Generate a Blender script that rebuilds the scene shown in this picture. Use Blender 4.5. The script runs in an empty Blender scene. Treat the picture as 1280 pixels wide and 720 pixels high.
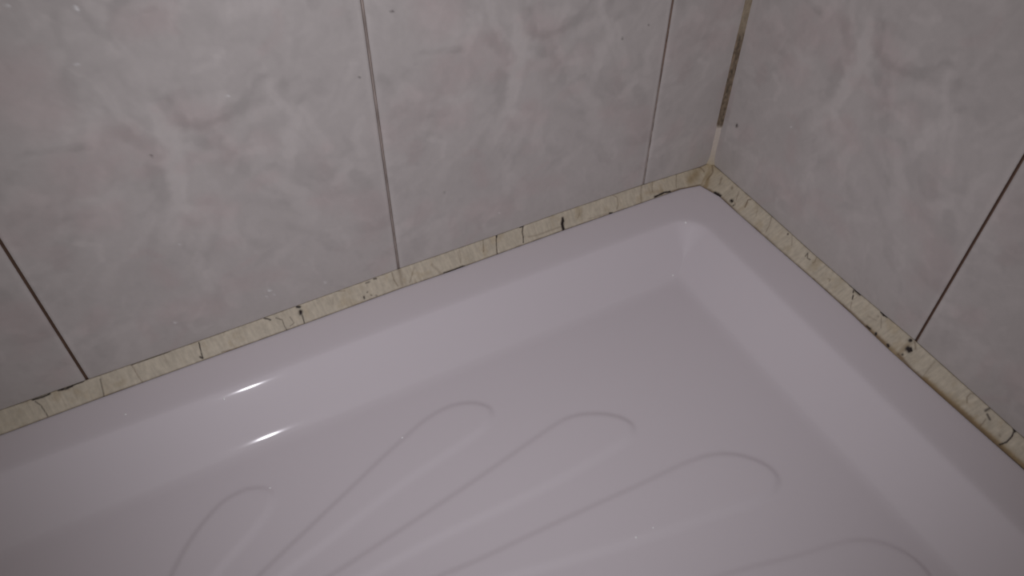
import bpy, math
import numpy as np
from mathutils import Matrix, Vector

S = bpy.context.scene
COL = S.collection
MM = 0.001

# ---------------------------------------------------------------- camera
cam_data = bpy.data.cameras.new('camera')
cam_data.sensor_width = 36.0
cam_data.lens = 986.33 * 36.0 / 1280.0
cam_data.clip_start = 0.01
cam = bpy.data.objects.new('camera', cam_data)
COL.objects.link(cam)
RX = Vector((0.88521013, -0.46514904, 0.00627636))      # camera right
FW = Vector((0.32534651, 0.60940036, -0.72303586))      # camera forward
UP = RX.cross(FW)
rot = Matrix((RX, UP, -FW)).transposed()
cam.matrix_world = Matrix.Translation((-0.46838524, -0.46282316, 0.47539815)) @ rot.to_4x4()
S.camera = cam

# ---------------------------------------------------------------- light
world = bpy.data.worlds.new('world')
S.world = world
world.use_nodes = True
world.node_tree.nodes['Background'].inputs['Color'].default_value = (1.0, 0.92, 0.87, 1)
world.node_tree.nodes['Background'].inputs['Strength'].default_value = 0.15


# the small flash light of the camera, a hand's width from the lens: a soft cone aimed into the corner
fd = bpy.data.lights.new('camera_flash', 'SPOT')
fd.energy = 5.4
fd.color = (0.95, 0.93, 1.0)
fd.spot_size = math.radians(94)
fd.spot_blend = 1.0
fd.shadow_soft_size = 0.004
fo = bpy.data.objects.new('camera_flash', fd)
COL.objects.link(fo)
fo.location = (-0.482, -0.455, 0.487)
fo.rotation_euler = (Vector((-0.245, -0.04, 0.06)) - Vector(fo.location)).to_track_quat('-Z', 'Y').to_euler()

S.view_settings.view_transform = 'Standard'
S.view_settings.look = 'None'
S.view_settings.exposure = 0.0
S.view_settings.gamma = 1.0
S.view_settings.use_curve_mapping = False

# ---------------------------------------------------------------- measured marks (mm)
# sealing strips: polylines in (distance from the corner, 0 = wall edge .. 1 = tray edge), half width, strength, kind
STAINS_L = [
    ([(617.0, 0.15), (614.5, 0.42), (613.0, 0.95)], 0.45, 0.6, 'd'),
    ([(572.0, 0.18), (573.0, 0.58), (574.0, 1.02)], 0.5, 0.5, 'd'),
    ([(548.5, 0.08), (547.5, 0.58), (546.0, 0.98)], 0.5, 0.5, 'b'),
    ([(498.5, 0.08), (499.5, 0.55), (500.0, 0.88)], 0.45, 0.8, 'd'),
    ([(601.0, 0.08), (599.5, 0.78)], 0.5, 0.2, 'b'),
    ([(591.0, 0.15), (591.0, 0.72)], 0.5, 0.2, 'b'),
    ([(618.0, 0.05), (611.0, 0.08), (606.5, 0.05)], 0.7, 0.85, 'd'),
    ([(600.5, 0.02), (595.5, 0.08), (591.0, 0.05)], 0.8, 1, 'd'),
    ([(591.0, 0.05), (582.5, 0.02)], 0.5, 0.8, 'd'),
    ([(549.0, 0.05), (542.5, 0.05), (520.0, 0.02)], 0.35, 0.6, 'd'),
    ([(485.0, 0.92), (477.5, 0.98), (470.0, 1.02)], 0.6, 0.6, 'b'),
    ([(470.5, 1.05), (470.5, 1.05)], 0.8, 0.8, 'd'),
    ([(501.5, 0.78), (500.0, 0.88)], 0.7, 0.8, 'd'),
    ([(478.5, -0.05), (479.5, 0.18)], 0.6, 0.25, 'b'),
    ([(525.0, 0.05), (525.0, 0.45)], 0.6, 0.2, 'b'),
    ([(446.5, 0.02), (442.5, 0.22)], 0.6, 0.8, 'd'),
    ([(438.0, 0.22), (434.0, 0.42), (434.0, 0.75), (433.0, 1.02)], 0.4, 0.55, 'd'),
    ([(419.5, 0.05), (417.5, 0.12)], 1, 0.95, 'd'),
    ([(418.0, 0.35), (418.5, 0.42)], 1.5, 1, 'd'),
    ([(418.0, 0.42), (418.0, 0.65), (418.5, 0.95)], 0.45, 0.7, 'd'),
    ([(427.5, 0.42), (426.0, 0.78), (430.0, 0.85)], 0.4, 0.4, 'd'),
    ([(365.5, 0.75), (365.5, 0.82)], 0.9, 0.7, 'd'),
    ([(362.0, 0.58), (361.5, 0.58)], 0.6, 0.5, 'd'),
    ([(359.5, 0.78), (359.0, 0.82)], 0.6, 0.5, 'd'),
    ([(355.5, 0.88), (355.0, 0.92)], 0.6, 0.4, 'd'),
    ([(349.5, 1.02), (349.5, 1.02)], 0.7, 0.6, 'd'),
    ([(360.5, 0.12), (357.5, 0.12)], 0.6, 0.5, 'd'),
    ([(353.0, 0.05), (351.0, 0.08)], 0.7, 0.7, 'd'),
    ([(386.0, -0.02), (379.5, 0.12)], 0.5, 0.6, 'b'),
    ([(390.0, 0.25), (391.5, 0.55)], 0.5, 0.25, 'b'),
    ([(337.0, 0.08), (337.0, 0.45), (335.5, 0.82)], 0.6, 0.55, 'b'),
    ([(330.0, -0.02), (331.5, 0.85)], 1.8, 0.4, 'b'),
    ([(317.5, 0.22), (324.5, 0.85)], 0.8, 0.35, 'b'),
    ([(301.5, 0.38), (295.5, 0.98)], 1.2, 0.3, 'b'),
    ([(274.5, 0.12), (274.5, 0.42), (276.0, 0.72)], 0.5, 0.4, 'b'),
    ([(251.0, 0.02), (252.5, 0.58)], 0.45, 0.55, 'b'),
    ([(237.5, 0.02), (239.0, 0.25), (241.5, 0.98)], 0.45, 0.6, 'd'),
    ([(237.5, 0.02), (237.5, 0.05)], 0.8, 0.8, 'd'),
    ([(293.5, 0.95), (282.0, 0.98), (274.0, 0.98)], 0.6, 0.7, 'd'),
    ([(289.5, 0.98), (275.0, 0.95)], 0.6, 0.7, 'd'),
    ([(276.0, 0.18), (276.5, 0.82)], 0.45, 0.35, 'b'),
    ([(251.0, 0.02), (253.5, 0.62)], 0.45, 0.6, 'b'),
    ([(237.5, -0.05), (238.0, 0.12)], 0.7, 0.95, 'd'),
    ([(238.0, 0.08), (242.0, 0.95)], 0.4, 0.6, 'b'),
    ([(214.0, 0.02), (210.5, 0.02)], 0.7, 0.85, 'd'),
    ([(210.5, -0.05), (213.0, 0.32), (213.0, 0.58), (214.5, 0.88)], 0.5, 0.85, 'd'),
    ([(171.0, 0.35), (171.0, 0.52)], 1.1, 1, 'd'),
    ([(171.5, 0.48), (173.0, 0.68), (173.0, 0.92)], 1.5, 1, 'd'),
    ([(208.5, 0.68), (199.0, 0.75), (175.5, 0.75)], 0.8, 0.35, 'b'),
    ([(153.0, 0.22), (153.5, 0.42), (156.0, 0.62)], 0.45, 0.4, 'b'),
    ([(117.0, -0.05), (111.5, 0.22), (112.0, 0.62), (114.5, 0.85)], 0.6, 0.5, 'b'),
    ([(146.0, 0.85), (124.5, 0.92)], 0.8, 0.3, 'b'),
    ([(123.0, 0.95), (120.5, 0.98)], 0.8, 0.9, 'd'),
    ([(83.0, -0.05), (87.5, 0.92)], 0.9, 0.4, 'b'),
    ([(70.5, 0.02), (73.0, 0.58)], 0.5, 0.45, 'b'),
    ([(80.0, 0.52), (62.0, 0.72)], 2.2, 0.3, 'b'),
    ([(71.5, 0.92), (60.0, 0.85), (53.5, 0.92)], 1.0, 0.85, 'd'),
    ([(53.5, 0.92), (43.5, 0.95), (31.5, 0.98), (11.5, 0.98)], 0.8, 0.75, 'b'),
    ([(42.0, -0.02), (45.5, 0.82)], 0.5, 0.5, 'b'),
    ([(27.5, 0.58), (18.5, 0.32)], 5, 0.55, 'b'),
    ([(15.5, -0.05), (6.0, 0.38)], 0.6, 0.7, 'b'),
    ([(211.0, -0.05), (215.0, -0.05)], 0.4, 0.3, 'b'),
]
STAINS_R = [
    ([(285, 0.93), (330, 0.9), (390, 0.88)], 2.2, 0.8, 'b'),
    ([(225, 0.95), (262, 0.92)], 2.0, 0.6, 'b'),
    ([(8, 0.6), (14, 0.9)], 3.0, 0.6, 'b'),
    ([(3.0, 0.05), (9.0, 0.25), (9.0, 0.62)], 0.9, 0.6, 'b'),
    ([(4.5, 0.45), (4.0, 0.72)], 4, 0.4, 'b'),
    ([(22.0, 0.22), (25.0, 0.48)], 1.0, 0.5, 'b'),
    ([(38.0, 0.25), (39.0, 0.28)], 1.2, 0.55, 'b'),
    ([(48.0, 0.75), (49.5, 0.75)], 1.3, 0.9, 'd'),
    ([(54.0, 0.85), (54.0, 0.85)], 0.8, 0.7, 'd'),
    ([(53.0, 0.72), (55.0, 0.78)], 0.6, 0.5, 'b'),
    ([(28.0, 0.95), (35.0, 0.95)], 1.3, 0.95, 'd'),
    ([(8.5, 1.02), (28.0, 0.95)], 0.8, 0.7, 'b'),
    ([(39.0, 1.02), (62.0, 1.05)], 1.3, 0.7, 'b'),
    ([(62.0, 1.05), (105.0, 0.95)], 0.7, 0.5, 'b'),
    ([(47.0, 0.18), (51.5, 0.58)], 0.5, 0.5, 'b'),
    ([(62.5, 0.08), (60.5, 0.18), (64.0, 0.55)], 0.55, 0.85, 'b'),
    ([(91.0, 0.05), (95.0, 0.35), (98.5, 0.78)], 0.5, 0.45, 'b'),
    ([(115.0, 0.12), (115.0, 0.12)], 0.8, 0.5, 'b'),
    ([(74.0, 0.15), (79.0, 0.52)], 0.5, 0.25, 'b'),
    ([(114.5, 0.12), (115.0, 0.15)], 0.7, 0.6, 'd'),
    ([(119.0, 0.05), (126.0, 0.45)], 0.5, 0.35, 'b'),
    ([(142.0, 0.38), (141.5, 0.18), (144.5, 0.38), (147.5, 0.35)], 0.5, 0.55, 'd'),
    ([(150.0, 0.02), (152.0, 0.28), (151.5, 0.38)], 0.5, 0.5, 'b'),
    ([(163.0, 0.98), (164.5, 1.02)], 1.1, 0.85, 'b'),
    ([(171.5, 0.48), (173.5, 0.42), (174.0, 0.52)], 0.6, 0.5, 'b'),
    ([(189.0, -0.02), (193.5, -0.02), (195.5, 0.02)], 0.8, 0.95, 'd'),
    ([(196.0, 0.02), (201.0, 0.02)], 1.2, 0.8, 'd'),
    ([(194.5, 0.08), (196.0, 0.18)], 0.5, 0.9, 'd'),
    ([(197.5, 0.28), (199.5, 0.45)], 0.5, 0.85, 'd'),
    ([(201.0, 0.58), (204.0, 0.82)], 0.4, 0.5, 'b'),
    ([(224.0, 0.02), (227.5, 0.05)], 0.8, 0.9, 'd'),
    ([(226.0, 0.02), (230.0, 0.02)], 0.8, 0.85, 'd'),
    ([(227.0, 0.18), (233.5, 0.55)], 0.4, 0.5, 'b'),
    ([(225.0, 0.25), (225.0, 0.25)], 0.8, 0.5, 'b'),
    ([(106.5, 1.05), (132.0, 1.02), (164.5, 1.05)], 0.8, 0.5, 'b'),
    ([(164.5, 1.05), (208.0, 0.95), (231.0, 0.95), (248.0, 0.92)], 1.1, 0.65, 'b'),
    ([(234.0, 0.88), (234.5, 0.92)], 0.9, 1, 'd'),
    ([(224.5, 0.92), (228.0, 0.92)], 0.8, 0.8, 'd'),
    ([(247.0, 0.88), (248.5, 0.92)], 0.9, 0.8, 'd'),
    ([(256.0, 0.12), (257.0, 0.12)], 1.1, 1, 'd'),
    ([(259.5, 0.45), (261.5, 0.42)], 1.6, 1, 'd'),
    ([(219.0, 0.55), (226.0, 0.45)], 0.6, 0.3, 'b'),
    ([(260.0, 0.45), (262.0, 0.48)], 1.4, 1, 'd'),
    ([(261.0, 0.35), (263.0, 0.42)], 0.8, 0.9, 'd'),
    ([(256.5, 0.15), (257.0, 0.12)], 1.1, 1, 'd'),
    ([(259.5, 0.05), (264.0, 0.25)], 0.8, 0.6, 'b'),
    ([(260.5, 0.78), (260.5, 0.78)], 0.9, 0.9, 'd'),
    ([(248.0, 0.92), (248.5, 0.92)], 0.8, 0.6, 'b'),
    ([(257.5, 0.32), (258.0, 0.72), (258.5, 0.92)], 2.4, 0.45, 'b'),
    ([(258.0, 0.88), (272.0, 0.98)], 1.1, 0.75, 'b'),
    ([(280.5, 0.12), (281.0, 0.35)], 0.6, 0.4, 'b'),
    ([(281.0, 0.32), (282.0, 0.62), (283.0, 0.88)], 0.5, 0.35, 'b'),
    ([(317.5, 0.48), (314.5, 0.32), (314.0, 0.12), (315.5, 0.05)], 0.5, 0.55, 'b'),
    ([(329.5, 0.22), (330.0, 0.05)], 0.8, 0.6, 'd'),
    ([(332.0, 0.28), (336.0, 0.38)], 0.7, 0.6, 'd'),
    ([(334.0, 0.48), (335.0, 0.78), (336.0, 0.98)], 0.5, 0.5, 'b'),
    ([(351.5, 0.02), (353.5, 0.32), (354.0, 0.62), (352.5, 0.88)], 0.55, 0.9, 'd'),
    ([(350.5, -0.02), (352.0, 0.05)], 0.9, 0.9, 'd'),
    ([(272.0, 0.98), (318.5, 0.95), (353.0, 0.95), (374.5, 1.02)], 1.2, 0.7, 'b'),
    ([(365.5, 1.05), (372.5, 1.02)], 0.8, 0.85, 'd'),
    ([(306.0, 0.98), (327.0, 0.88)], 1.8, 0.35, 'b'),
    ([(347.5, 0.58), (348.5, 0.62)], 0.9, 0.35, 'b'),
]
STROKES = [
    ([(106.0, 233.0), (107.0, 215.0), (119.0, 204.0)], 9, 0.8, 'k'),
    ([(119.0, 204.0), (123.0, 189.0), (136.0, 178.0), (154.0, 180.0), (172.0, 194.0), (179.0, 204.0)], 9, 1, 'k'),
    ([(129.0, 197.0), (153.0, 192.0)], 16, 0.7, 'l'),
    ([(116.0, 226.0), (150.0, 212.0)], 16, 0.5, 'l'),
    ([(117.0, 198.0), (113.0, 164.0), (105.0, 128.0)], 12, 0.8, 'l'),
    ([(180.0, 199.0), (167.0, 180.0)], 11, 0.9, 'l'),
    ([(181.0, 203.0), (188.0, 176.0)], 4, 0.6, 'l'),
    ([(198.0, 178.0), (212.0, 138.0)], 4, 0.9, 'l'),
    ([(238.0, 200.0), (219.0, 169.0)], 5, 0.7, 'l'),
    ([(243.0, 193.0), (226.0, 167.0)], 3, 0.5, 'l'),
    ([(233.0, 199.0), (216.0, 170.0)], 3, 0.6, 'k'),
    ([(137.0, 166.0), (144.0, 142.0)], 20, 0.7, 'k'),
    ([(167.0, 162.0), (181.0, 140.0)], 12, 0.7, 'l'),
    ([(159.0, 137.0), (185.0, 112.0)], 9, 0.5, 'l'),
    ([(197.0, 126.0), (205.0, 128.0), (211.0, 119.0), (203.0, 116.0), (197.0, 124.0)], 5, 0.6, 'k'),
    ([(226.0, 113.0), (234.0, 97.0)], 8, 0.7, 'k'),
    ([(195.0, 197.0), (195.0, 187.0)], 14, 0.6, 'k'),
    ([(95.0, 190.0), (104.0, 175.0)], 12, 0.5, 'k'),
    ([(89.0, 151.0), (106.0, 161.0)], 14, 0.5, 'k'),
    ([(58.0, 173.0), (81.0, 183.0)], 26, 0.9, 'p'),
    ([(51.0, 238.0), (51.0, 220.0)], 26, 0.9, 'p'),
    ([(117.0, 257.0), (132.0, 258.0)], 13, 0.8, 'p'),
    ([(122.0, 124.0), (133.0, 114.0)], 10, 0.9, 'p'),
    ([(51.0, 138.0), (63.0, 136.0)], 16, 0.8, 'p'),
    ([(33.0, 156.0), (12.0, 142.0)], 24, 0.6, 'p'),
    ([(53.0, 148.0), (70.0, 150.0)], 10, 0.8, 'l'),
    ([(78.0, 196.0), (91.0, 194.0), (96.0, 180.0)], 6, 0.6, 'k'),
    ([(81.0, 271.0), (87.0, 260.0)], 16, 0.5, 'l'),
    ([(60.0, 172.0), (83.0, 178.0)], 18, 0.9, 'p'),
    ([(91.0, 190.0), (101.0, 173.0), (94.0, 165.0)], 13, 0.9, 'p'),
    ([(127.0, 194.0), (143.0, 184.0)], 14, 0.9, 'p'),
    ([(142.0, 167.0), (144.0, 156.0)], 10, 0.8, 'p'),
    ([(166.0, 162.0), (173.0, 156.0)], 10, 0.5, 'p'),
    ([(109.0, 114.0), (126.0, 109.0)], 10, 0.6, 'p'),
    ([(123.0, 86.0), (130.0, 86.0)], 8, 0.5, 'p'),
    ([(77.0, 82.0), (80.0, 64.0)], 7, 0.7, 'p'),
    ([(120.0, 45.0), (152.0, 40.0)], 12, 0.7, 'p'),
    ([(74.0, 36.0), (104.0, 29.0)], 18, 0.8, 'p'),
    ([(18.0, 50.0), (29.0, 56.0)], 10, 0.7, 'p'),
    ([(44.0, 219.0), (67.0, 207.0)], 13, 0.7, 'l'),
    ([(44.0, 201.0), (72.0, 199.0), (80.0, 197.0)], 10, 0.7, 'l'),
    ([(39.0, 195.0), (66.0, 188.0)], 4, 0.8, 'k'),
    ([(116.0, 199.0), (112.0, 171.0), (106.0, 137.0)], 11, 0.8, 'l'),
    ([(123.0, 183.0), (139.0, 175.0), (157.0, 179.0)], 5, 0.9, 'l'),
    ([(184.0, 191.0), (193.0, 166.0), (208.0, 139.0)], 3.5, 0.7, 'l'),
    ([(200.0, 178.0), (205.0, 167.0)], 5, 0.7, 'l'),
    ([(160.0, 158.0), (168.0, 137.0), (186.0, 107.0)], 9, 0.6, 'l'),
    ([(36.0, 188.0), (30.0, 180.0)], 14, 0.6, 'k'),
    ([(29.0, 154.0), (47.0, 146.0)], 14, 0.5, 'k'),
    ([(100.0, 159.0), (97.0, 140.0)], 9, 0.7, 'k'),
    ([(176.0, 143.0), (195.0, 118.0)], 14, 0.5, 'k'),
    ([(158.0, 169.0), (170.0, 170.0)], 10, 0.5, 'k'),
    ([(5.0, 233.0), (18.0, 230.0), (20.0, 212.0)], 6, 0.4, 'k'),
    ([(17.0, 235.0), (14.0, 213.0)], 6, 0.4, 'l'),
    ([(94.0, 126.0), (83.0, 111.0), (77.0, 92.0)], 4, 0.6, 'k'),
    ([(108.0, 124.0), (90.0, 103.0)], 4, 0.6, 'l'),
    ([(33.0, 131.0), (27.0, 111.0)], 12, 0.5, 'k'),
    ([(104.0, 82.0), (119.0, 93.0)], 10, 0.4, 'k'),
    ([(93.0, 68.0), (119.0, 65.0)], 12, 0.4, 'l'),
    ([(155.0, 54.0), (174.0, 69.0)], 4, 0.5, 'l'),
    ([(24.0, 115.0), (50.0, 149.0)], 12, 0.5, 'k'),
    ([(92.0, 132.0), (98.0, 160.0)], 8, 0.5, 'k'),
    ([(69.0, 104.0), (95.0, 142.0)], 4, 0.6, 'l'),
    ([(117.0, 200.0), (127.0, 185.0), (145.0, 183.0), (162.0, 189.0), (177.0, 206.0)], 7, 0.7, 'k'),
    ([(105.0, 166.0), (117.0, 187.0), (114.0, 201.0)], 9, 0.5, 'l'),
    ([(159.0, 165.0), (174.0, 146.0)], 14, 0.4, 'l'),
    ([(194.0, 181.0), (201.0, 163.0)], 5, 0.5, 'l'),
    ([(218.0, 176.0), (235.0, 200.0)], 7, 0.4, 'l'),
    ([(221.0, 173.0), (238.0, 195.0)], 5, 0.4, 'k'),
]
SPECKS = [  # positive: droplet glint painted white into the tile colour; negative: dark spot
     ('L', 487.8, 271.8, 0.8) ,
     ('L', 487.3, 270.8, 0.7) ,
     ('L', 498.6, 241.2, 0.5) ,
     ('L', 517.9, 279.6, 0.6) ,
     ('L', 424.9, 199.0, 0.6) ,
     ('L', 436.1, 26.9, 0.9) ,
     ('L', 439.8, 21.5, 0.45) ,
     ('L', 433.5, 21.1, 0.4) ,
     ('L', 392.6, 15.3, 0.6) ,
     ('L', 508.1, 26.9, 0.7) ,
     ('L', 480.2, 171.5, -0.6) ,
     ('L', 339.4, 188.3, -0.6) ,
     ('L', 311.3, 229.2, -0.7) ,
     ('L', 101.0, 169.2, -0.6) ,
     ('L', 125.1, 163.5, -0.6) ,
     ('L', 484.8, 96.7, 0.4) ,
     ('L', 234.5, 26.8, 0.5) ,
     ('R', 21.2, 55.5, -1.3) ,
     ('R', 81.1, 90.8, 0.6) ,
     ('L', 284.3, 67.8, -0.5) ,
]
#corner transition z [ 2.37755678  0.         42.60928109]
# (318, 477) [-470.25454698  -47.37017124  -14.        ]
# (356, 545) [-463.45255021  -83.4295919   -45.        ]
# (495, 552) [-388.97612067 -126.41894761  -47.        ]
# (460, 687) [-439.02748772 -198.98328426  -47.        ]
# (370, 490) [-443.61731618  -50.84346309  -40.        ]
# (450, 490) [-399.57503848  -81.9719698   -30.        ]

# ---------------------------------------------------------------- helpers


def vnoise(x, y, seed=0):
    """smooth value noise on arrays, period 256 cells"""
    r = np.random.RandomState(seed).rand(256, 256)
    xi = np.floor(x).astype(int); yi = np.floor(y).astype(int)
    fx = x - xi; fy = y - yi
    fx = fx * fx * (3 - 2 * fx); fy = fy * fy * (3 - 2 * fy)
    a = r[xi & 255, yi & 255]; b = r[(xi + 1) & 255, yi & 255]
    c = r[xi & 255, (yi + 1) & 255]; d = r[(xi + 1) & 255, (yi + 1) & 255]
    return (a * (1 - fx) + b * fx) * (1 - fy) + (c * (1 - fx) + d * fx) * fy


def fbm(x, y, seed=0, octaves=4):
    s = 0; a = 0.5; t = 0
    for k in range(octaves):
        s = s + a * vnoise(x * 2 ** k + 17 * k, y * 2 ** k + 31 * k, seed + k)
        t += a; a *= 0.55
    return s / t - 0.5


def seg_dist(px, py, pts):
    """distance of the points to an open polyline"""
    best = np.full(px.shape, 1e9)
    pts = list(pts)
    if len(pts) == 1:
        pts = pts * 2
    for (ax, ay), (bx, by) in zip(pts[:-1], pts[1:]):
        dx, dy = bx - ax, by - ay
        L = dx * dx + dy * dy + 1e-9
        t = np.clip(((px - ax) * dx + (py - ay) * dy) / L, 0, 1)
        best = np.minimum(best, np.hypot(px - ax - t * dx, py - ay - t * dy))
    return best


def smooth(e0, e1, x):
    t = np.clip((x - e0) / (e1 - e0), 0, 1)
    return t * t * (3 - 2 * t)


def spaced(*runs):
    """coordinates from runs (start, stop, step), ascending"""
    out = []
    for a, b, st in runs:
        n = max(1, int(round((b - a) / st)))
        out += list(np.linspace(a, b, n + 1)[:-1])
    out.append(runs[-1][1])
    return np.array(out)


def grid_mesh(name, P, color=None, mat=None, parent=None, normals=None, faces=None, mask=None, extra=None):
    """P is (n, m, 3) in mm; builds ONE mesh object"""
    n, m = P.shape[:2]
    idx = np.arange(n * m).reshape(n, m)
    F = np.stack([idx[:-1, :-1], idx[1:, :-1], idx[1:, 1:], idx[:-1, 1:]], -1)
    if mask is not None:
        F = F[mask]
    F = F.reshape(-1, 4)
    used = np.unique(F)
    remap = np.full(n * m, -1); remap[used] = np.arange(len(used))
    F = remap[F]
    V = P.reshape(-1, 3)[used] * MM
    me = bpy.data.meshes.new(name)
    nv = len(V); ev = np.zeros((0, 3)); loops = F.ravel(); totals = [4] * len(F)
    if extra is not None:
        ev, ef = extra
        loops = np.concatenate([loops, np.array([i + nv for f in ef for i in f])])
        totals += [len(f) for f in ef]
        V = np.concatenate([V, np.array(ev) * MM])
    me.vertices.add(len(V)); me.vertices.foreach_set('co', V.ravel())
    me.loops.add(len(loops)); me.loops.foreach_set('vertex_index', loops.astype(np.int32))
    me.polygons.add(len(totals))
    totals = np.array(totals, dtype=np.int32)
    me.polygons.foreach_set('loop_start', np.concatenate([[0], np.cumsum(totals)[:-1]]).astype(np.int32))
    me.update(calc_edges=True)
    sm = np.ones(len(totals), dtype=bool)
    if extra is not None:
        sm[len(F):] = False
    me.polygons.foreach_set('use_smooth', sm)
    if color is not None:
        c = np.ones((len(V), 4), dtype=np.float32)
        c[:nv, :3] = color.reshape(-1, 3)[used]
        if extra is not None:
            c[nv:, :3] = color.reshape(-1, 3).mean(0)
        at = me.color_attributes.new('surface_colour', 'FLOAT_COLOR', 'POINT')
        at.data.foreach_set('color', c.ravel())
    if normals is not None and extra is None:
        me.normals_split_custom_set_from_vertices(normals.reshape(-1, 3)[used].tolist())
    me.validate()
    o = bpy.data.objects.new(name, me)
    COL.objects.link(o)
    if mat: me.materials.append(mat)
    if parent: o.parent = parent
    return o


def grid_normals(P):
    du = np.gradient(P, axis=0); dv = np.gradient(P, axis=1)
    N = np.cross(du, dv)
    N /= np.linalg.norm(N, axis=-1, keepdims=True) + 1e-12
    if N[..., 2].sum() < 0: N = -N
    return N


def material(name, color=None, rough=0.4, spec=0.5, attr=False, coat=0.0, coat_rough=0.05, bump=None, gain=1.0, blotch=None):
    m = bpy.data.materials.new(name); m.use_nodes = True
    nt = m.node_tree; b = nt.nodes['Principled BSDF']
    b.inputs['Roughness'].default_value = rough
    b.inputs['Specular IOR Level'].default_value = spec
    b.inputs['Coat Weight'].default_value = coat
    b.inputs['Coat Roughness'].default_value = coat_rough
    tc = nt.nodes.new('ShaderNodeTexCoord')
    if attr:
        a = nt.nodes.new('ShaderNodeVertexColor'); a.layer_name = 'surface_colour'
        src = a.outputs['Color']
    else:
        a = nt.nodes.new('ShaderNodeRGB'); a.outputs[0].default_value = (*color, 1)
        src = a.outputs[0]
    if blotch:
        sc, lo, hi = blotch
        nz = nt.nodes.new('ShaderNodeTexNoise'); nz.inputs['Scale'].default_value = sc; nz.inputs['Detail'].default_value = 5
        nt.links.new(tc.outputs['Object'], nz.inputs['Vector'])
        mr = nt.nodes.new('ShaderNodeMapRange')
        mr.inputs['From Min'].default_value = 0.3; mr.inputs['From Max'].default_value = 0.7
        mr.inputs['To Min'].default_value = lo; mr.inputs['To Max'].default_value = hi
        nt.links.new(nz.outputs[0], mr.inputs['Value'])
        mx = nt.nodes.new('ShaderNodeMix'); mx.data_type = 'RGBA'; mx.blend_type = 'MULTIPLY'
        mx.inputs[0].default_value = 1.0
        nt.links.new(src, mx.inputs[6]); nt.links.new(mr.outputs[0], mx.inputs[7])
        src = mx.outputs[2]
    nt.links.new(src, b.inputs['Base Color'])
    if bump:
        sc, dist, stretch = bump
        mp = nt.nodes.new('ShaderNodeMapping'); mp.inputs['Scale'].default_value = stretch
        nz = nt.nodes.new('ShaderNodeTexNoise'); nz.inputs['Scale'].default_value = sc; nz.inputs['Detail'].default_value = 4
        bp = nt.nodes.new('ShaderNodeBump'); bp.inputs['Strength'].default_value = 1.0
        bp.inputs['Distance'].default_value = dist
        nt.links.new(tc.outputs['Object'], mp.inputs['Vector']); nt.links.new(mp.outputs[0], nz.inputs['Vector'])
        nt.links.new(nz.outputs[0], bp.inputs['Height']); nt.links.new(bp.outputs[0], b.inputs['Normal'])
    return m


M_TILE = material('glazed_printed_tile', attr=True, rough=0.42, spec=0.35, bump=(900, 0.00004, (1, 1, 1)), blotch=(260, 0.985, 1.015))
M_GROUT = material('grimy_grout', attr=True, rough=0.8, spec=0.2)
M_SEAL = material('aged_cream_sealant', attr=True, rough=0.55, spec=0.3, bump=(500, 0.0001, (1, 1, 1)), blotch=(300, 0.94, 1.05))
M_TRAY = material('glossy_white_acrylic', color=(0.722, 0.670, 0.700), rough=0.5, spec=0.15, coat=0.22, coat_rough=0.09)
M_SKIRT = material('screed_floor', color=(0.30, 0.28, 0.27), rough=0.9, blotch=(30, 0.8, 1.1))

# ---------------------------------------------------------------- structure: tiled walls
TW = 250.0
MIST = np.array([0.532, 0.500, 0.482])          # ground colour of the printed tile


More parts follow.
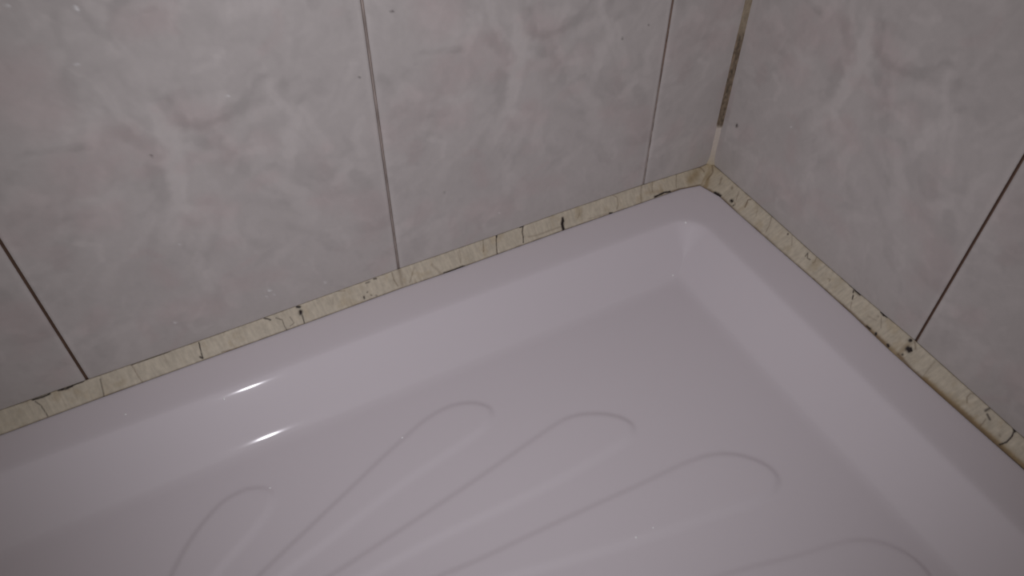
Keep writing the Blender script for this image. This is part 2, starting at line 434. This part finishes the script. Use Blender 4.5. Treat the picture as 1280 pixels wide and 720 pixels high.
def tile_print(u, v):
    """printed decor of one tile, the same on every tile: (rgb multiplier - 1)"""
    wu = u + 6 * fbm(u / 30, v / 30, 3) + 5 * fbm(u / 7, v / 7, 8)
    wv = v + 6 * fbm(u / 30, v / 30, 5) + 5 * fbm(u / 7, v / 7, 9)
    lum = np.zeros_like(u); pink = np.zeros_like(u)
    for pts, w, a, k in STROKES:
        d = np.full(u.shape, 1e9)
        for sh in (0, -TW, TW):
            d = np.minimum(d, seg_dist(wu, wv, [(x + sh, y) for x, y in pts]))
        g = 1 - smooth(w * 0.32, w * 0.62 + 2.0, d)
        if k == 'l': lum += 0.062 * a * g
        elif k == 'k': lum -= 0.075 * a * g
        else:
            pink = np.maximum(pink, a * (1 - smooth(w * 0.25, w * 0.9 + 4, d)))
    r = np.random.RandomState(11)
    for i in range(210):                         # loose sponge and brush dabs of the print
        cu, cv = r.rand() * TW, r.rand() * 420
        L = r.uniform(8, 42); w = r.uniform(2.0, 9); th = r.uniform(0, math.pi)
        du = L * math.cos(th) / 2; dv = L * math.sin(th) / 2
        bend = r.uniform(-8, 8)
        pts = [(cu - du, cv - dv), (cu + bend * math.sin(th), cv - bend * math.cos(th)), (cu + du, cv + dv)]
        g = 1 - smooth(w * 0.3, w * 0.8 + 1.5, seg_dist(wu, wv, pts))
        k = r.rand()
        if k < 0.55: lum += r.uniform(0.02, 0.07) * g
        elif k < 0.92: lum -= r.uniform(0.02, 0.06) * g
        else: pink = np.maximum(pink, 0.55 * g)
    for i in range(420):                         # short dry-brush marks, running with the broad strokes
        cu, cv = r.rand() * TW, r.rand() * 420
        L = r.uniform(5, 24); w = r.uniform(0.9, 2.8)
        th = math.atan2(cv - 150, cu - 125) + r.uniform(-0.6, 0.6)
        du = L * math.cos(th) / 2; dv = L * math.sin(th) / 2
        sel = (np.abs(wu - cu) < L / 2 + 5) & (np.abs(wv - cv) < L / 2 + 5)
        g = 1 - smooth(w * 0.3, w + 0.8, seg_dist(wu[sel], wv[sel], [(cu - du, cv - dv), (cu + du, cv + dv)]))
        lum[sel] += r.uniform(-0.035, 0.045) * g
    pink = np.maximum(pink, 0.8 * smooth(0.10, 0.26, fbm(u / 55 + 3.3, v / 55 + 1.7, 21)))
    lum = np.clip(lum * 1.15, -0.13, 0.14) + 0.12 * fbm(u / 40, v / 40, 31) + 0.05 * fbm(u / 2.5, v / 5, 40) + 0.07 * fbm(u / 9, v / 9, 41)
    return lum, pink * (0.75 + fbm(u / 8, v / 8, 50))


def wall(name, joints, length, side, height=720.0, bottom=-120.0):
    """joints: distances of the vertical joints from the corner"""
    runs = []; edges = sorted(j for j in joints if j < length)
    cuts = [0.0] + edges + [length]
    xs = set()
    view = 690.0 if side == 'L' else 420.0
    for a, b in zip(cuts[:-1], cuts[1:]):
        st = 1.5 if a < view else 10
        for x in spaced((a, b, st)): xs.add(round(float(x), 3))
    for j in edges:
        for d in (-3.2, -2.2, -1.4, -1.0, -0.7, 0.7, 1.0, 1.4, 2.2, 3.2): xs.add(round(j + d, 3))
    for d in (1.0, 1.8, 2.4): xs.add(d)
    xs = np.array(sorted(x for x in xs if 0.0 <= x <= length))
    zs = spaced((bottom, -20, 10), (-20, 310, 1.5), (310, height, 10))
    X, Z = np.meshgrid(xs, zs, indexing='ij')
    # tile-local coordinates
    u = (X - edges[0] if side == 'R' else edges[0] - X) % TW
    lum, pink = tile_print(u, np.clip(Z, 0, 420))
    dj = np.min([np.abs(X - j) for j in edges], axis=0)
    # glazed edge rounds over into the joint
    depth = -0.4 * (1 - smooth(0.9, 3.4, dj)) ** 2 - 1.2 * (1 - smooth(0.7, 1.0, dj))
    c = MIST[None, None] * (1 + lum)[..., None]
    c = c * (1 + pink[..., None] * np.array([0.01, -0.055, -0.05]))
    edge_pale = np.exp(-((dj - 3.2) / 1.6) ** 2)[..., None]
    c = c * (1 + 0.06 * edge_pale)
    grime = (1 - smooth(0.8, 1.7, dj + 0.5 * fbm(X / 2, Z / 6, 77)))[..., None]
    dirty = smooth(18, 60, Z)[..., None] if side == 'L' else 1.0
    if side == 'L':
        dirty = np.where((np.abs(X - edges[0]) < 6)[..., None], 0.25 + 0.75 * smooth(60, 150, Z)[..., None], 0.8)
    c = c * (1 - 0.3 * grime * dirty)
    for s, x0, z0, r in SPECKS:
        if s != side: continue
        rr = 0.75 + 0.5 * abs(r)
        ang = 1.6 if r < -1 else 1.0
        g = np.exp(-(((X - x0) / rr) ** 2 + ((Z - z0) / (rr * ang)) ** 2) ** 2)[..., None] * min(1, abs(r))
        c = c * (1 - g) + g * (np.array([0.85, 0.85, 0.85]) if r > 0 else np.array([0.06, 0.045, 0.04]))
    if side == 'L':
        P = np.stack([-X, -depth * 0 + depth * -1.0, Z], -1)
        back = [(-x, 25 if side == 'L' else 0, z) for x, z in ((0, bottom), (length, bottom), (length, height), (0, height))]
    else:
        P = np.stack([-depth, -X, Z], -1)
        back = [(25, -x, z) for x, z in ((0, bottom), (length, bottom), (length, height), (0, height))]
    fr = [((-x, 0, z) if side == 'L' else (0, -x, z)) for x, z in ((0, bottom), (length, bottom), (length, height), (0, height))]
    ef = [(0, 1, 2, 3), (0, 1, 5, 4), (1, 2, 6, 5), (2, 3, 7, 6), (3, 0, 4, 7)]
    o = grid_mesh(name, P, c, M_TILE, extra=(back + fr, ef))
    o['kind'] = 'structure'
    # grout, one bead per joint, each with its own state
    for k, j in enumerate(edges):
        if j > view: continue
        a = np.array([-1.05, -0.8, -0.45, 0.0, 0.45, 0.8, 1.05])
        zz = spaced((-20, 310, 1.2), (310, height, 10))
        A, ZZ = np.meshgrid(a, zz, indexing='ij')
        h = 0.8 - 0.3 * (A / 1.05) ** 2 + 0.15 * fbm(A, ZZ / 3, 60 + k)
        if side == 'L': PG = np.stack([-(j + A), h, ZZ], -1)
        else: PG = np.stack([h, -(j + A), ZZ], -1)
        brown = np.array([0.135, 0.085, 0.06]); pale = np.array([0.40, 0.345, 0.315]); dark = np.array([0.055, 0.032, 0.026])
        n = fbm(A / 1.5, ZZ / 14, 61 + k)
        if side == 'L' and k == 0:        # cut strip joint: pale below, brown above, dark flecks
            mix = smooth(60, 150, ZZ + 60 * n) * 0.8
            col = pale * (1 - mix[..., None]) + brown * mix[..., None] * 1.4
            fl = np.exp(-((A + 0.6) / 0.35) ** 2) * smooth(-0.08, 0.1, fbm(A, ZZ / 8, 91))
            col = col * (1 - 0.75 * fl[..., None])
        elif side == 'L' and k == 1:      # twin dark lines with a brown middle
            ln = 0.85 * np.exp(-((np.abs(A) - 0.9) / 0.25) ** 2)
            mid = pale * 0.95
            col = mid * (1 - ln[..., None]) + brown * ln[..., None]
            col = col * (0.9 + 0.8 * n[..., None])
        elif side == 'L':
            col = np.broadcast_to(brown * 0.95, A.shape + (3,)) * (0.9 + 0.6 * n[..., None])
        else:
            ln = np.exp(-((A + 0.4) / 0.5) ** 2)
            col = (brown * 1.3)[None, None] * (1 - ln[..., None]) + dark * ln[..., None]
        g = grid_mesh('grout_joint', PG, np.clip(col, 0.01, 1), M_GROUT, parent=o)
        g['label'] = ['pale to brown grout beside the narrow cut tile', 'thin double brown grout line', 'brown grout line'][min(k, 2)] if side == 'L' else 'dark brown grout line on right wall'
    return o


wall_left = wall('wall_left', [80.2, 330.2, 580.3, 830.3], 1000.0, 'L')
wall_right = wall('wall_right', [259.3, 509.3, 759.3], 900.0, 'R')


def box_object(name, x0, x1, y0, y1, z0, z1, mat):
    P = [(x, y, z) for z in (z0, z1) for x, y in ((x0, y0), (x1, y0), (x1, y1), (x0, y1))]
    F = [(3, 2, 1, 0), (4, 5, 6, 7), (0, 1, 5, 4), (1, 2, 6, 5), (2, 3, 7, 6), (3, 0, 4, 7)]
    me = bpy.data.meshes.new(name); me.from_pydata([Vector(p) * MM for p in P], [], F)
    me.materials.append(mat)
    o = bpy.data.objects.new(name, me); COL.objects.link(o); return o


fl = box_object('floor', -1000, 0, -900, 0, -140, -120, M_SKIRT)
fl['kind'] = 'structure'

# ---------------------------------------------------------------- shower tray
LIPX, LIPY = 52.5, 45.5        # inner lip measured from the two walls
FARX, FARY = 905.0, 815.0
CR = 26.0
ZR, ZF = -12.5, -46.4

RIBS = [
    [(-590.8, -198.6), (-574, -167.8), (-564, -153), (-548.2, -134.2), (-531.4, -121.3), (-519.5, -114.3), (-505.7, -112.4), (-494.7, -114.3), (-483.8, -121.3), (-483.8, -134.2), (-498.7, -149), (-535.3, -169.8), (-573, -202.5)],
    [(-559.1, -202.5), (-512.5, -181.7), (-492.8, -172.8), (-461, -159), (-433.3, -147.1), (-409.5, -136.1), (-389.8, -128.2), (-363, -117.3), (-345.2, -114.3), (-331.3, -115.3), (-315.4, -122.3), (-307.6, -134.2), (-314.5, -148), (-341.2, -154.9), (-400.7, -165.8), (-461, -183.7), (-492.8, -191.6), (-555.2, -211.4)],
    [(-551.2, -215.4), (-467, -203.5), (-444.2, -199.6), (-401.7, -192.6), (-344.1, -182.6), (-281.8, -169.8), (-262, -166.8), (-244.2, -170.8), (-223.3, -183.7), (-215.5, -198.6), (-222.4, -209.5), (-239.2, -212.4), (-289.7, -216.4), (-331.3, -217.3), (-394.7, -216.4), (-430.4, -219.3), (-551.2, -224.3)],
    [(-551.2, -230.2), (-407.6, -237.2), (-373, -240.2), (-326.4, -240.2), (-238.2, -243.1), (-207.5, -243.1), (-186.7, -245.1), (-170.8, -250.1), (-155, -262), (-145.1, -278.8), (-148, -293.6), (-166.9, -300.6), (-209.5, -292.6), (-268.9, -283.7), (-328.3, -271.8), (-407.6, -256), (-551.2, -239.2)],
    [(-544.3, -245.1), (-351.1, -301.6), (-242.2, -324.3), (-212.4, -330.3), (-177.8, -339.1), (-146.1, -345.1), (-130.2, -350), (-115.4, -361), (-105.5, -376.8), (-104.5, -396.6), (-115.4, -408.5), (-138.2, -410.5), (-202.6, -395.7), (-301.6, -358), (-400.7, -316.4), (-544.3, -255)],
    [(-539.3, -263.9), (-400.7, -370.9), (-301.6, -430.4), (-222.4, -470), (-172.8, -489.7), (-153.1, -509.6), (-153.1, -534.4), (-174.8, -549.2), (-207.5, -544.2), (-301.6, -479.8), (-400.7, -400.6), (-544.3, -273.8)],
    [(-549.2, -281.7), (-479.9, -380.8), (-400.7, -479.8), (-351.1, -544.2), (-321.4, -598.6), (-326.4, -623.4), (-351.1, -633.4), (-378.8, -618.5), (-430.4, -539.3), (-489.8, -430.4), (-559.1, -289.7)],
    [(-565, -291.7), (-544.3, -400.6), (-529.4, -499.7), (-524.4, -598.6), (-529.4, -653.2), (-547.2, -668.1), (-567.1, -658.1), (-579, -598.6), (-581, -499.7), (-579, -400.6), (-576.9, -293.6)],
]


def chaikin(p, n=2):
    p = np.array(p, float)
    for _ in range(n):
        q = np.roll(p, -1, 0)
        p = np.stack([0.75 * p + 0.25 * q, 0.25 * p + 0.75 * q], 1).reshape(-1, 2)
    return p


def poly_sdf(X, Y, poly):
    """positive inside, only evaluated near the polygon"""
    out = np.full(X.shape, -99.0)
    lo = poly.min(0) - 8; hi = poly.max(0) + 8
    sel = (X > lo[0]) & (X < hi[0]) & (Y > lo[1]) & (Y < hi[1])
    x = X[sel]; y = Y[sel]
    d = seg_dist(x, y, [tuple(p) for p in poly] + [tuple(poly[0])])
    ins = np.zeros(x.shape, bool)
    q = np.roll(poly, -1, 0)
    for (ax, ay), (bx, by) in zip(poly, q):
        c = (ay > y) != (by > y)
        ins ^= c & (x < (bx - ax) * (y - ay) / (by - ay + 1e-12) + ax)
    out[sel] = np.where(ins, d, -d)
    return out


def soft_profile(t):
    """height over the inward distance t from the lip: rim, convex lip, sloping side, concave foot, floor"""
    key = np.array([-60, -9, 0, 37.6, 60, 2000.0])
    zz = np.array([ZR + 0.0, ZR - 0.3, ZR - 0.6, ZF, ZF - 0.1, ZF - 2.0])
    # convolve the broken line with a small kernel, wider at the lip than at the foot
    ker = np.linspace(-1, 1, 21); w = 1 - ker ** 2; w /= w.sum()
    r = np.interp(t, [-20, 8, 26, 42], [6.5, 6.5, 11.0, 11.0])
    out = 0
    for k, ww in zip(ker, w):
        crisp = np.interp(t + k * 1.6, key, zz)
        soft = np.interp(t + k * r, key, zz)
        m = np.interp(t, [10, 25], [0.45, 0.26])
        out = out + ww * (crisp * m + soft * (1 - m))
    return out


xs = -spaced((3, 12, 1.5), (12, 110, 1.1), (110, 640, 1.5), (640, 840, 5), (840, 930, 2), (930, 957, 2))
ys = -spaced((3, 12, 1.5), (12, 41, 1.2), (41, 50, 0.4), (50, 80, 1.2), (80, 91, 0.4), (91, 100, 1.2), (100, 440, 1.5), (440, 750, 5), (750, 840, 2), (840, 867, 2))
X, Y = np.meshgrid(xs, ys, indexing='ij')
cx, cy = -(LIPX + FARX) / 2, -(LIPY + FARY) / 2
hx, hy = (FARX - LIPX) / 2, (FARY - LIPY) / 2
qx = np.abs(X - cx) - (hx - CR); qy = np.abs(Y - cy) - (hy - CR)
sd = np.hypot(np.maximum(qx, 0), np.maximum(qy, 0)) + np.minimum(np.maximum(qx, qy), 0) - CR
T = -sd
Z = soft_profile(T)
outer = np.minimum(np.minimum(957 + X, 867 + Y), 12)
Z = Z - 4.0 * (1 - smooth(0, 8, outer))
sdr = []
RH = np.zeros_like(Z)
for poly in RIBS:
    s = poly_sdf(X, Y, chaikin(poly))
    sdr.append(s)
    gy = np.gradient(s, axis=1) / np.gradient(Y, axis=1)      # > 0 on the side nearer the middle of the tray
    wd = 4.2 + 1.5 * np.clip(gy, 0, 1)
    RH = np.maximum(RH, 2.0 * smooth(-0.4, wd, s) * smooth(34, 48, T))
for _ in range(3):
    RH[1:-1, 1:-1] = 0.4 * RH[1:-1, 1:-1] + 0.15 * (RH[2:, 1:-1] + RH[:-2, 1:-1] + RH[1:-1, 2:] + RH[1:-1, :-2])
Z = Z + RH
P = np.stack([X, Y, Z], -1)
N = grid_normals(P)
Tc = 0.25 * (T[:-1, :-1] + T[1:, :-1] + T[1:, 1:] + T[:-1, 1:])
rib_id = np.full(Tc.shape, -1)
for k, s in enumerate(sdr):
    sc = 0.25 * (s[:-1, :-1] + s[1:, :-1] + s[1:, 1:] + s[:-1, 1:])
    rib_id[sc > -0.4] = k

tray = bpy.data.objects.new('shower_tray', None); COL.objects.link(tray)
tray.location = (0, 0, 0)
tray['label'] = 'glossy white shower tray with raised fan ribs set into the tiled corner'
tray['category'] = 'shower tray'
rim_mask = Tc < -5
skirt_v = [(-957, -867, ZR - 4), (-3, -867, ZR - 4), (-3, -3, ZR - 4), (-957, -3, ZR - 4), (-957, -867, -120), (-3, -867, -120), (-3, -3, -120), (-957, -3, -120)]
grid_mesh('rim', P, None, M_TRAY, tray, N, mask=rim_mask)
me = bpy.data.meshes.new('skirt')
me.from_pydata([Vector(v) * MM for v in skirt_v], [], [(0, 1, 5, 4), (1, 2, 6, 5), (2, 3, 7, 6), (3, 0, 4, 7), (4, 5, 6, 7)])
me.materials.append(M_TRAY)
sk = bpy.data.objects.new('skirt', me); COL.objects.link(sk); sk.parent = tray
grid_mesh('basin', P, None, M_TRAY, tray, N, mask=(~rim_mask) & (rib_id < 0))
for k in range(len(RIBS)):
    r = grid_mesh('raised_rib', P, None, M_TRAY, tray, N, mask=(~rim_mask) & (rib_id == k))

# ---------------------------------------------------------------- sealing strips along the foot of the walls
PROF = {
    'L': ([0, 13, 85, 172, 222, 329, 453, 517, 581, 640], [0, -1.5, 1.5, 2.5, 2, 2.5, 0.3, -.2, .2, .1],
          [21.5, 42, 80, 173, 226, 290, 332, 432, 501, 574, 638], [14, 10, 9.7, 9, 9.3, 9.8, 9, 10.2, 10.4, 11.1, 12.3], 21.5),
    'R': ([0, 4, 90, 149, 189, 260, 351, 359], [0, -.5, -.6, -1.5, -1, .8, -.5, -.4],
          [14, 36, 61, 106, 166, 208, 252, 304, 374], [21.5, 15, 15, 14.2, 12.5, 12.3, 13.6, 13, 11.6], 14.0),
}
CREAM = np.array([0.59, 0.53, 0.42])


def seal_strip(side, length, dense, stains, label):
    TX, TZ, BX, BY, o = PROF[side]
    s = spaced((0, dense, 0.6), (dense, length, 6))
    t = np.concatenate([[-0.04], np.linspace(0, 1, 27), [1.03]])
    Sg, Tg = np.meshgrid(s, t, indexing='ij')
    zt = np.interp(Sg, TX, TZ)
    sb = Sg + o * np.exp(-Sg / 15.0); yb = np.interp(sb, BX, BY)
    tt = np.clip(Tg, 0, 1)
    A = Sg * (1 - tt) + sb * tt
    D = yb * tt; H = zt * (1 - tt) + (-12.0) * tt
    jit = 0.35 * fbm(A / 6, A * 0, 5) * 2
    # slightly hollow face, thin lips, cross wrinkles
    belly = -1.0 * np.sin(math.pi * tt) + 0.0
    wr = fbm((A + 3 * tt) / 2.2, tt * 1.3, 12)
    off = 0.7 * smooth(0, 0.05, tt) * (1 - smooth(0.96, 1.0, tt)) + belly * 0.55 + 0.16 * wr
    dark = np.zeros_like(A); br = np.zeros_like(A); oc = np.zeros_like(A)
    W = 16.0
    jx = A + 0.5 * fbm(A / 2, Tg * 6, 33); jt = Tg + 0.02 * fbm(A / 2, Tg * 6, 34)
    for pts, hw, a, k in stains:
        lo = min(p[0] for p in pts) - 12; hi = max(p[0] for p in pts) + 12
        i0, i1 = np.searchsorted(s, [lo - 22, hi + 2])
        i0 = max(0, i0)
        # marks were read off along the wall edge parameter
        q = seg_dist((Sg + 0.5 * fbm(A / 2, Tg * 6, 33))[i0:i1], jt[i0:i1] * W, [(p[0], p[1] * W) for p in pts])
        wv = hw * (0.85 + 0.5 * fbm(A[i0:i1] / 1.5, Tg[i0:i1] * 10, 35))
        g = a * np.exp(-(q / (wv * 1.15)) ** 2)
        if k == 'd': dark[i0:i1] = np.maximum(dark[i0:i1], g)
        elif hw > 1.9: oc[i0:i1] = np.maximum(oc[i0:i1], g)
        else: br[i0:i1] = np.maximum(br[i0:i1], g)
    off = off - 0.5 * np.clip(dark, 0, 1) - 0.2 * br
    off = np.where((Tg < 0) | (Tg > 1), -0.3, off)
    n = np.array([0.7071, 0.7071])
    D2 = D + off * n[0]; H2 = H + off * n[1]
    D2 = np.maximum(D2, 0.02)
    if side == 'L': P = np.stack([-A, -D2, H2], -1)
    else: P = np.stack([-D2, -A, H2], -1)
    # colour: cream with cross streaks, browner towards the corner and along both edges
    streak = fbm((A + 2 * Tg) / 1.6, Tg * 2, 14)
    blot = fbm(A / 14, Tg * 2, 15)
    c = CREAM * (1 + 0.36 * streak + 0.18 * blot)[..., None]
    tan = np.array([0.42, 0.315, 0.165])
    cm = np.clip(0.75 * np.exp(-A / (26 if side == 'L' else 20)) * (0.8 + 1.3 * blot), 0, 1)
    patchy = smooth(0.05, 0.3, fbm(A / 9 + 7, Tg * 1.5, 16)) * 0.3
    cm = np.maximum(cm, patchy)[..., None]
    c = c * (1 - cm) + tan * cm
    el = np.exp(-((Tg - 0.0) / 0.04) ** 2) * (0.45 + 0.5 * fbm(A / 8, A * 0 + 3, 17) * 2)
    eb = np.exp(-((Tg - 1.0) / (0.05 if side == 'L' else 0.08)) ** 2) * (0.72 + 0.5 * fbm(A / 10, A * 0 + 5, 18) * 2)
    ed = np.clip(np.maximum(el, eb), 0, 1)[..., None]
    c = c * (1 - ed * 0.8) + np.array([0.12, 0.08, 0.05]) * ed * 0.8
    q_ = np.clip(oc * 1.2, 0, 1)[..., None]
    c = c * (1 - q_) + np.array([0.33, 0.235, 0.115]) * q_
    b = np.clip(br, 0, 1)[..., None] * 0.95
    c = c * (1 - b) + np.array([0.16, 0.10, 0.055]) * b
    d = np.clip(dark * 1.35, 0, 1)[..., None]
    c = c * (1 - d) + np.array([0.022, 0.014, 0.012]) * d
    ob = grid_mesh('sealing_strip', P, np.clip(c, 0.01, 1), M_SEAL)
    ob['label'] = label; ob['category'] = 'sealing strip'
    return ob


seal_strip('L', 950, 690, STAINS_L, 'cream sealing strip with hairline cracks and one bold black mark, along the left wall')
seal_strip('R', 860, 420, STAINS_R, 'cream sealing strip with scattered mould dots and brown lower edge, along the right wall')

# ---------------------------------------------------------------- sealant bead in the upright corner
zz = spaced((-1.5, 8, 0.5), (8, 320, 1.0), (320, 720, 8))
aa = np.linspace(0, 1, 11)
Zc, Ac = np.meshgrid(zz, aa, indexing='ij')
wid = 3.3 + 0.5 * fbm(Zc / 12, Zc * 0, 3) + 2.2 * np.exp(-np.clip(Zc, 0, 99) / 4.0) + 0.7 * smooth(40, 46, Zc)
th = Ac * math.pi / 2
rc = wid * (1 - 0.22 * np.sin(2 * th))
cx_ = -rc * np.cos(th) ** 1.35; cy_ = -rc * np.sin(th) ** 1.35
P = np.stack([cx_ - 0.02, cy_ - 0.02, Zc + 0.0], -1)
mould = smooth(40, 46, Zc + 2.0 * fbm(Zc / 2, Ac * 4, 70))
pale = np.array([0.62, 0.555, 0.49]); low = np.array([0.52, 0.44, 0.29])
c = pale * np.ones(Zc.shape + (1,))
c = c * (1 - np.exp(-np.clip(Zc, 0, 99) / 8.0)[..., None] * 0.8) + low * np.exp(-np.clip(Zc, 0, 99) / 8.0)[..., None] * 0.8
fl_ = fbm(Zc / 3.0, Ac * 6, 71); f2 = fbm(Zc / 28.0, Ac * 2, 72)
bro = np.array([0.19, 0.145, 0.10]) * (1 + 1.6 * fl_ + 0.9 * f2)[..., None]
hi_ = smooth(125, 150, Zc)[..., None]
bro = bro * (1 - hi_ * 0.7) + np.array([0.36, 0.30, 0.215]) * (1 + 0.5 * fl_)[..., None] * hi_ * 0.7
c = c * (1 - mould[..., None]) + bro * mould[..., None]
bead = grid_mesh('corner_sealant', P, np.clip(c, 0.02, 1), M_SEAL)
bead['label'] = 'thin upright sealant bead in wall corner, pale below and speckled brown mould above'
bead['category'] = 'sealant'

# ---------------------------------------------------------------- small beads of water and added corner glints on the tray
M_GLINT = material('white_glint', color=(0.93, 0.93, 0.93), rough=0.16, spec=0.8)  # opaque near-white body colour paints the glint of a droplet


def height_at(x, y):
    i = np.abs(xs - x).argmin(); j = np.abs(ys - y).argmin()
    return Z[i, j]


DROPS = [
    (-269.4, -278.4, 0.9, 'left of two tiny water droplets on the longest wholly visible rib'),
    (-254.7, -277.9, 0.7, 'right of two tiny water droplets on the longest wholly visible rib'),
    (-486.0, -121.3, 1.0, 'tiny water droplet at the top of the leftmost raised fan rib'),
    (-494.9, -50.1, 1.0, 'tiny water droplet just below the rim highlight on the long tray side'),
    (-383.3, -125.7, 0.9, 'tiny water droplet beside the far edge of the second fan rib from the left'),
    (-64.7, -50.0, 1.1, 'tiny white bead added as the highlight on the rim lip in the far tray corner'),  # this bead and the next are added for highlights on the corner fillets
    (-95.3, -80.0, 0.9, 'tiny white bead added as the highlight at the bottom of the far tray corner'),
    (-562.6, -34.2, 0.8, 'tiny water droplet on the flat rim at far left'),
]
nu, nv = 16, 6
dv, df = [(0, 0, 0.55)], []
for a in range(1, nv + 1):
    ph = a / nv * math.pi / 2
    for q in range(nu):
        th = 2 * math.pi * q / nu
        dv.append((math.sin(ph) * math.cos(th), math.sin(ph) * math.sin(th), 0.55 * math.cos(ph) - (0.12 if a == nv else 0)))
for q in range(nu):
    df.append((0, 1 + q, 1 + (q + 1) % nu))
for a in range(nv - 1):
    for q in range(nu):
        s0 = 1 + a * nu; s1 = s0 + nu
        df.append((s0 + q, s1 + q, s1 + (q + 1) % nu, s0 + (q + 1) % nu))
dm = bpy.data.meshes.new('droplet_glint')
dm.from_pydata([Vector(p) * MM for p in dv], [], df)
for p in dm.polygons: p.use_smooth = True
dm.materials.append(M_GLINT)
for x, y, r, label in DROPS:
    o = bpy.data.objects.new('droplet_glint', dm); COL.objects.link(o)
    o.location = Vector((x, y, height_at(x, y))) * MM
    i = np.abs(xs - x).argmin(); j = np.abs(ys - y).argmin()
    o.rotation_euler = Vector(N[i, j]).to_track_quat('Z', 'Y').to_euler()
    o.scale = (r, r, r)
    o['label'] = label; o['category'] = 'droplet'; o['group'] = 'water droplets on the shower tray'
